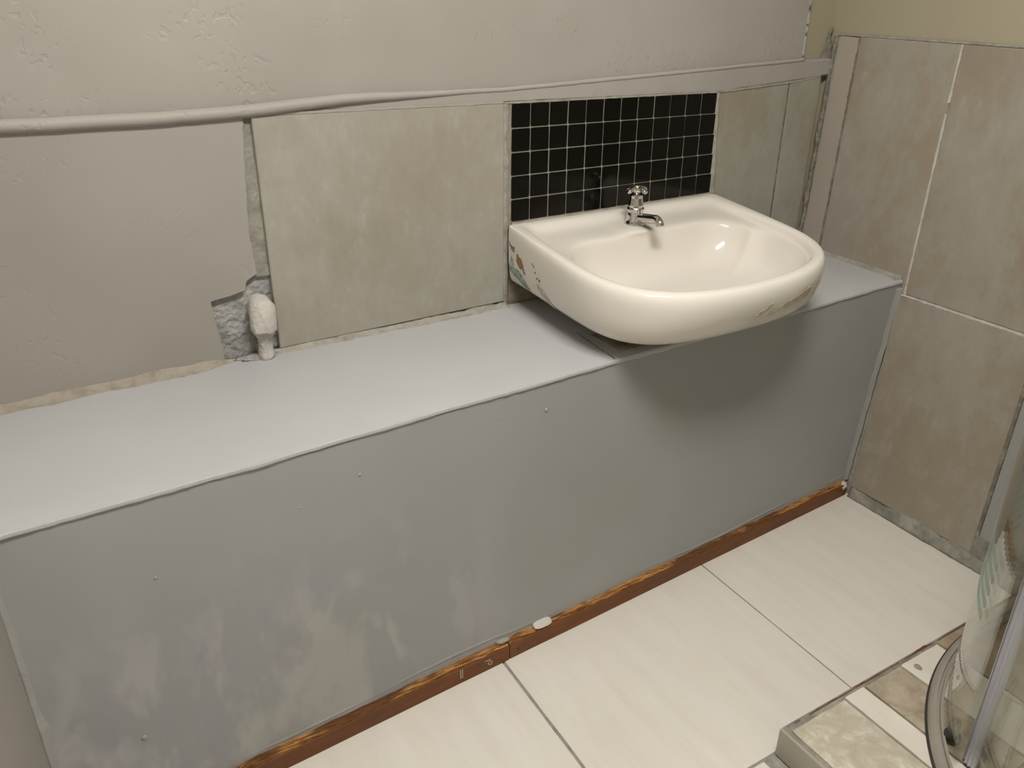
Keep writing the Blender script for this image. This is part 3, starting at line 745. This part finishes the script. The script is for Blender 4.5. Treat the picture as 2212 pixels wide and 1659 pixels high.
# marks on the outside: small thin patches that hug the ceramic surface
def hug(name, poly, axis, mat, step=.0025, lift=.0004):
    """poly in (u,v): axis 'x' -> (y,z) seen from the left; axis 'y' -> (x,z) seen from the front"""
    n = len(poly)
    def inside(u, v):
        r = False
        for i in range(n):
            (a, b), (c, d) = poly[i], poly[i-1]
            if (b > v) != (d > v) and u < (c-a)*(v-b)/(d-b)+a: r = not r
        return r
    u0, u1 = min(p[0] for p in poly), max(p[0] for p in poly); v0, v1 = min(p[1] for p in poly), max(p[1] for p in poly)
    bm = bmesh.new(); G = {}
    def vert(i, j):
        if (i, j) in G: return G[i, j]
        u, v = u0+i*step, v0+j*step
        if axis == 'x': h = bvh.ray_cast(Vector((-1.6, u, v)), Vector((1, 0, 0)))
        else: h = bvh.ray_cast(Vector((u, -1.2, v)), Vector((0, 1, 0)))
        if h[0] is None: G[i, j] = None
        else:
            nn = h[1] if h[1].dot(Vector((-1, 0, 0) if axis == 'x' else (0, -1, 0))) > 0 else -h[1]
            G[i, j] = bm.verts.new(h[0] + nn*lift)
        return G[i, j]
    for i in range(int((u1-u0)/step)+1):
        for j in range(int((v1-v0)/step)+1):
            cu, cv = u0+(i+.5)*step, v0+(j+.5)*step
            k = .0025
            cu += k*mnoise.noise(Vector((cu*200, cv*200, 1))); cv += k*mnoise.noise(Vector((cu*200, cv*200, 9)))
            if inside(cu, cv):
                f = [vert(i, j), vert(i+1, j), vert(i+1, j+1), vert(i, j+1)]
                if all(f): bm.faces.new(f)
    bmesh.ops.recalc_face_normals(bm, faces=bm.faces)
    g = bmesh.ops.extrude_face_region(bm, geom=list(bm.faces))
    dv = Vector((-.0003, 0, 0) if axis == 'x' else (0, -.0003, 0))
    bmesh.ops.translate(bm, vec=dv, verts=[e for e in g['geom'] if isinstance(e, bmesh.types.BMVert)])
    return obj(name, bm, mat, basin, smooth=True)
hug('brown_stain', [(-.044, .780), (-.050, .774), (-.051, .786), (-.057, .793), (-.065, .786), (-.074, .785), (-.082, .773), (-.092, .752), (-.086, .753), (-.078, .763), (-.068, .760), (-.056, .768)], 'x', M['stain_brown'], .0016)
hug('green_smear', [(-.012, .757), (-.030, .755), (-.060, .752), (-.085, .740), (-.103, .722), (-.098, .714), (-.07, .724), (-.035, .735), (-.012, .742)], 'x', M['stain_green'], .002)
hug('glue_scrape', [(-.145, .752), (-.160, .747), (-.175, .738), (-.190, .728), (-.214, .705), (-.200, .704), (-.180, .717), (-.160, .727), (-.148, .738)], 'x', M['stain_beige'], .002)
for u, v, r in ((-.128, .789, .0015), (-.133, .784, .0016), (-.140, .773, .0018), (-.148, .762, .0018), (-.158, .760, .0022)):
    hug('dark_fleck', [(u-r, v-r), (u+r, v-r*1.6), (u+r, v+r), (u-r, v+r*1.6)], 'x', M['ink'], .0008)
for u, v in ((-.0265, .772), (-.0215, .766), (-.0325, .765)):
    hug('dark_fleck', [(u-.0008, v-.007), (u+.0008, v-.007), (u+.0008, v+.008), (u-.0008, v+.008)], 'x', M['ink'], .0008)
sc = lambda P: [(u, .7575+(v-.7555)*1.7) for u, v in P]
hug('glue_scrape', sc([(-.714, .744), (-.704, .755), (-.690, .757), (-.676, .763), (-.668, .762), (-.684, .752), (-.700, .748)]), 'y', M['stain_beige'], .002)
hug('glue_scrape', sc([(-.686, .746), (-.668, .747), (-.650, .752), (-.632, .757), (-.612, .7585), (-.585, .762), (-.556, .767), (-.538, .765), (-.548, .754), (-.575, .751), (-.600, .750), (-.618, .747), (-.640, .750), (-.660, .744)]), 'y', M['stain_beige'], .002)
# printed maker's signature on the left flank
sig = [[(0, 1.0), (.25, .05), (.42, .75)], [(.95, .45), (.7, .5), (.58, .2), (.75, .02), (.95, .4), (.98, .02)], [(1.5, .45), (1.25, .5), (1.13, .2), (1.3, .02), (1.5, .4), (1.55, .02)], [(1.95, .95), (1.75, .1), (1.95, .02)], [(.55, -.25), (1.3, -.30), (1.95, -.18)]]
bm = bmesh.new()
for st in sig:
    pts = []
    for a, b in zip(st[:-1], st[1:]):
        for i in range(6):
            t = i/6; u = a[0]+(b[0]-a[0])*t; v = a[1]+(b[1]-a[1])*t
            Y = -.0150 - u*.0135; Z = .7995 + v*.0115 - u*.0030
            h = bvh.ray_cast(Vector((-1.6, Y, Z)), Vector((1, 0, 0)))
            if h[0]: pts.append(h[0] + Vector((-.0003, 0, 0)))
    if len(pts) > 2: tube(bm, pts, .0007, 6, up=(1, 0, 0))
obj('printed_signature', bm, M['ink'], basin)
# bead of sealant where the rim meets the mosaic
fillet('sealant_bead', [(XC-.298, -.001, ZR), (XC, -.001, ZR-.0005), (XC+.300, -.001, ZR-.001)], (0, -1, 0), (0, 0, 1), .006, .0035, M['caulk_beige'], basin, seed=31, jit=.5)

# ================================================================== TAP
zt = ZR - TILT*.078 - .0195 + .0055
tap = thing('basin_tap', (TAP.x, TAP.y, zt), 'small chrome pillar tap with cross handle standing on the basin', 'tap')
def t3(x, y, z): return Vector((TAP.x+x, TAP.y+y, zt+z))
bm = bmesh.new()
lathe(bm, [(.0245, -.0025), (.0250, .000), (.0242, .003), (.0222, .0055), (.0208, .010), (.0200, .018), (.0185, .026), (.0170, .031), (.0195, .0325), (.0200, .0345), (.0195, .0365), (.0172, .038)], t3(0, 0, 0), 40)
obj('tap_body', bm, M['chrome'], tap, smooth=True)
bm = bmesh.new()
lathe(bm, [(.0172, .0375), (.0174, .044), (.0158, .050), (.0146, .060), (.0148, .0655), (.0138, .0675), (.006, .0685)], t3(0, 0, 0), 10)
obj('bonnet', bm, M['chrome'], tap)
bm = bmesh.new(); S = []; RR = []
for i in range(26):
    t = i/25; y = -.010 - .064*t; z = .0150 + .011*t
    S.append(t3(0, y, z)); RR.append((.0118 - .0020*t, .0102 - .0014*t))
for i in range(1, 11):
    a = i/10*1.25
    S.append(t3(0, -.074 - .018*math.sin(a), .0262 - .020*(1-math.cos(a)))); RR.append((.0098 + .0006*i/10, .0088 + .0008*i/10))
tube(bm, S, RR, 18, up=(1, 0, 0))
obj('spout', bm, M['chrome'], tap, smooth=True)
bm = bmesh.new()
lathe(bm, [(.0055, .066), (.0065, .070), (.0095, .0745), (.0105, .082), (.0090, .088), (.0045, .0905)], t3(0, 0, 0), 20)
hub = obj('handle', bm, M['chrome'], tap, smooth=True)
for k in range(4):
    a = math.radians(8) + k*math.pi/2; d = Vector((math.cos(a), math.sin(a), 0)); bm = bmesh.new()
    tube(bm, [t3(0, 0, .0825)+d*.004, t3(0, 0, .0822)+d*.012, t3(0, 0, .0800)+d*.020, t3(0, 0, .0775)+d*.0265, t3(0, 0, .0768)+d*.0285], [(.0062, .0058), (.0058, .0052), (.0064, .0052), (.0072, .0054), (.0060, .0044)], 12)
    obj('handle_arm', bm, M['chrome'], hub, smooth=True)

# ================================================================== PIPE ELBOW in the pocket
pipe = thing('pipe_elbow', (-1.545, -.012, L), 'painted-over pipe elbow coming out of the wall beside the large tile', 'pipe')
bm = bmesh.new(); P = [(-1.5445, .016, .757), (-1.5445, .004, .758), (-1.5445, -.010, .755), (-1.5455, -.018, .744), (-1.546, -.020, .730), (-1.5465, -.020, .716)]
tube(bm, P, [.0220, .0245, .0260, .0262, .0258, .0265], 22, up=(1, 0, 0))
bmesh.ops.subdivide_edges(bm, edges=list(bm.edges), cuts=2, use_grid_fill=True)
for v in bm.verts: v.co += Vector((-.002, 0, -.003)) + Vector((.6, 1, .8))*(.0030*mnoise.noise(v.co*70) + .0016*mnoise.noise(v.co*190)) + Vector((.004, .003, .002))*mnoise.noise(v.co*32)
obj('elbow', bm, M['pipe'], pipe, smooth=True)
bm = bmesh.new(); P = [(-1.5465, -.019, .722), (-1.5465, -.019, .706), (-1.5465, -.018, .696), (-1.5465, -.017, .680), (-1.5465, -.016, .650)]
tube(bm, P, [.0235, .0215, .0155, .0145, .0160], 18, up=(1, 0, 0))
bmesh.ops.subdivide_edges(bm, edges=list(bm.edges), cuts=2, use_grid_fill=True)
for v in bm.verts: v.co += Vector((-.002, 0, 0)) + Vector((.003, .002, .001))*mnoise.noise(v.co*45) + Vector((1, 1, 0))*.0014*mnoise.noise(v.co*150)
obj('pipe_stub', bm, M['pipe'], pipe, smooth=True)
bm = bmesh.new(); bmesh.ops.create_icosphere(bm, subdivisions=4, radius=1)
for v in bm.verts:
    k = 1+.4*mnoise.noise(v.co*2.5)+.2*mnoise.noise(v.co*8); v.co = Vector((v.co.x*.045*k-1.56, v.co.y*.014*k-.006, v.co.z*.0065*k+L))
obj('mortar_lump', bm, M['pocket'], pipe, smooth=True)

# ================================================================== SHOWER STEP
ZP = .066
step = thing('shower_step', (-.44, -1.4, 0), 'low tiled step with a grey side panel carrying the shower enclosure', 'step')
XS, YS = -.893, -.8765
bm = bmesh.new(); add_box(bm, (XS+.006, -2.70, 0), (RWx(0, 0)-.001, YS, ZP-.003), .001); obj('step_body', bm, M['mortar'], step)
box('side_panel', (XS, -2.70, 0), (XS+.006, YS-.002, ZP), M['panel'], step, bevel=.0008)
fillet('red_edge', [(XS+.02, YS-.004, ZP-.004), (-.44, YS-.004, ZP-.004), (-.03, YS-.004, ZP-.004)], (0, 1, 0), (0, 0, 1), .0035, .0022, M['redline'], step, seed=41, jit=1.3)
fl = lambda u, v, d: Vector((u, v, d))
def step_tile(x0, x1, y0, y1, mat, seed, jit=.0016):
    bm = bmesh.new(); prism(bm, densify([(x0, y0), (x1, y0), (x1, y1), (x0, y1)], .006, jit, seed), fl, ZP-.004, ZP+.0015, .0006); return obj('step_tile', bm, M[mat], step)
yt = -.8935
step_tile(XS+.016, -.7295, -1.22, yt, 'step_cream', 1)
step_tile(-.7235, -.6695, -1.16, yt+.004, 'step_white', 2)
step_tile(-.6635, -.5575, -1.16, yt+.002, 'step_beige', 3)
step_tile(-.5515, -.4325, -1.16, yt+.003, 'step_white', 4)
step_tile(-.4265, -.2300, -1.16, yt+.006, 'step_brown', 5)
step_tile(-.2240, -.0400, -1.16, yt+.006, 'step_beige', 6)
for i, (x0, x1, m) in enumerate(((XS+.016, -.60, 'step_white'), (-.594, -.32, 'step_cream'), (-.314, -.04, 'step_white'))):
    step_tile(x0, x1, -1.48, -1.226 if i == 0 else -1.166, m, 8+i)
    step_tile(x0, x1, -1.90, -1.486, ['step_beige', 'step_white', 'step_cream'][i], 12+i)
bm = bmesh.new(); bmesh.ops.create_icosphere(bm, subdivisions=3, radius=1)
for v in bm.verts:
    k = 1+.3*mnoise.noise(v.co*2); v.co = Vector((v.co.x*.007*k-.527, v.co.y*.009*k-.912, v.co.z*.0012+ZP+.0015))
obj('mortar_spot', bm, M['bed'], step, smooth=True)

# ================================================================== SHOWER ENCLOSURE
enc = thing('shower_enclosure', (-.35, -1.45, ZP), 'curved glass shower enclosure with aluminium rail and upright at the right edge', 'shower')
CX, CY = -.304, -1.465
def path(r, n=60, ext=.30, x_end=-.028):
    P = [(x_end, CY+r)] + [(CX - r*math.sin(a), CY + r*math.cos(a)) for a in [i/n*math.pi/2 for i in range(n+1)]] + [(CX-r, CY-ext)]
    return P
def sweep(bm, r, prof, **kw):
    """prof: list of (dr, z): swept along the quadrant path"""
    rows = []
    rails = [path(r+dr, **kw) for dr, z in prof]
    for i in range(len(rails[0])):
        rows.append([bm.verts.new((rails[k][i][0], rails[k][i][1], prof[k][1])) for k in range(len(prof))])
    m = len(prof)
    for a, b in zip(rows[:-1], rows[1:]):
        for k in range(m): bm.faces.new((a[k], a[(k+1) % m], b[(k+1) % m], b[k]))
    bm.faces.new(rows[0]); bm.faces.new(rows[-1][::-1])
z0 = ZP+.0017
bm = bmesh.new(); sweep(bm, .552, [(-.014, z0), (.011, z0), (.012, z0+.006), (.009, z0+.013), (.004, z0+.016), (-.002, z0+.0165), (-.003, z0+.011), (-.008, z0+.011), (-.009, z0+.016), (-.014, z0+.016)])
obj('bottom_rail', bm, M['rail'], enc, smooth=False)
bm = bmesh.new(); sweep(bm, .566, [(-.004, z0), (.0018, z0), (.001, z0+.002), (-.003, z0+.003)]); obj('rail_seal', bm, M['dark_rubber'], enc)
bm = bmesh.new(); sweep(bm, .552, [(-.016, z0+1.83), (.012, z0+1.83), (.012, z0+1.87), (-.016, z0+1.87)]); obj('top_rail', bm, M['rail'], enc)
def arc_glass(name, r, a0, a1, za, zb, th=.005, mat='glass', n=40):
    bm = bmesh.new(); rows = []
    for i in range(n+1):
        a = a0+(a1-a0)*i/n
        rows.append([bm.verts.new((CX-q*math.sin(a), CY+q*math.cos(a), z)) for q, z in ((r, za), (r+th, za), (r+th, zb), (r, zb))])
    for a, b in zip(rows[:-1], rows[1:]):
        for k in range(4): bm.faces.new((a[k], a[(k+1) % 4], b[(k+1) % 4], b[k]))
    bm.faces.new(rows[0]); bm.faces.new(rows[-1][::-1])
    o = obj(name, bm, M[mat], enc, smooth=False)
    return o
rad = math.radians
door1 = arc_glass('door_glass', .533, rad(2), rad(47), ZP+.055, ZP+1.82)
door2 = arc_glass('door_glass', .497, rad(45), rad(84), ZP+.040, ZP+1.82)
box('fixed_glass', (CX+.012, CY+.533, ZP+.02), (-.03, CY+.538, ZP+1.82), M['glass'], enc)
box('fixed_glass', (CX-.538, CY-.30, ZP+.02), (CX-.533, CY-.04, ZP+1.82), M['glass'], enc)
# frosted decoration stripes on the first door
for i in range(5):
    o = arc_glass('frosted_stripe', .5384, rad(2.2), rad(39.5), ZP+.285+i*.026, ZP+.300+i*.026, .0006, 'frost')
    o.parent = door1; o.location = (0, 0, 0)
# upright profile where the two doors meet
def upright(a, r, parent=enc):
    d = Vector((-math.sin(a), math.cos(a), 0)); t = Vector((math.cos(a), math.sin(a), 0)); c = Vector((CX, CY, 0))+d*r
    bm = bmesh.new()
    for u0, u1, v0, v1 in ((-.012, .012, -.007, .009), (-.006, -.002, .009, .0125), (.003, .007, .009, .0125), (-.015, -.012, -.003, .004)):
        vv = [bm.verts.new(c + t*u + d*v + Vector((0, 0, z))) for z in (ZP+.010, ZP+1.83) for u, v in ((u0, v0), (u1, v0), (u1, v1), (u0, v1))]
        for f in ((0, 1, 2, 3), (4, 5, 6, 7), (0, 1, 5, 4), (1, 2, 6, 5), (2, 3, 7, 6), (3, 0, 4, 7)): bm.faces.new([vv[k] for k in f])
    return obj('upright_profile', bm, M['satin'], parent)
upright(rad(45.2), .500)
# rollers that carry the doors in the rail
for a in (rad(18.5), rad(40)):
    d = Vector((-math.sin(a), math.cos(a), 0)); c = Vector((CX, CY, 0))+d*.522
    bm = bmesh.new(); tube(bm, [c+d*.004+Vector((0, 0, ZP+.016)), c+d*.004+Vector((0, 0, ZP+.050)), c+d*.004+Vector((0, 0, ZP+.055))], [.010, .010, .0085], 18, up=(1, 0, 0))
    r = obj('roller', bm, M['gunmetal'], enc, smooth=False)
    bm = bmesh.new(); tube(bm, [c+d*.004+Vector((0, 0, ZP+.013)), c+d*.004+Vector((0, 0, ZP+.022))], .0145, 18, up=(1, 0, 0)); obj('roller_wheel', bm, M['dark_rubber'], r)

# ================================================================== CEILING LAMP (out of view, lights the room)
lx, ly, lz = LIGHT_POS; hx, hy = LIGHT_SIZE[0]/2, LIGHT_SIZE[1]/2
lamp = thing('ceiling_light', (lx, ly, ZC), 'flat rectangular ceiling light above the floor in front of the basin', 'lamp')
box('housing', (lx-hx-.02, ly-hy-.02, lz+.004), (lx+hx+.02, ly+hy+.02, ZC), M['white_enamel'], lamp, bevel=.004)
for i in range(3):
    a = lx-hx+i*2*hx/3
    box('diffuser', (a+.004, ly-hy, lz-.006), (a+2*hx/3-.004, ly+hy, lz+.006), M['lamp'], lamp)
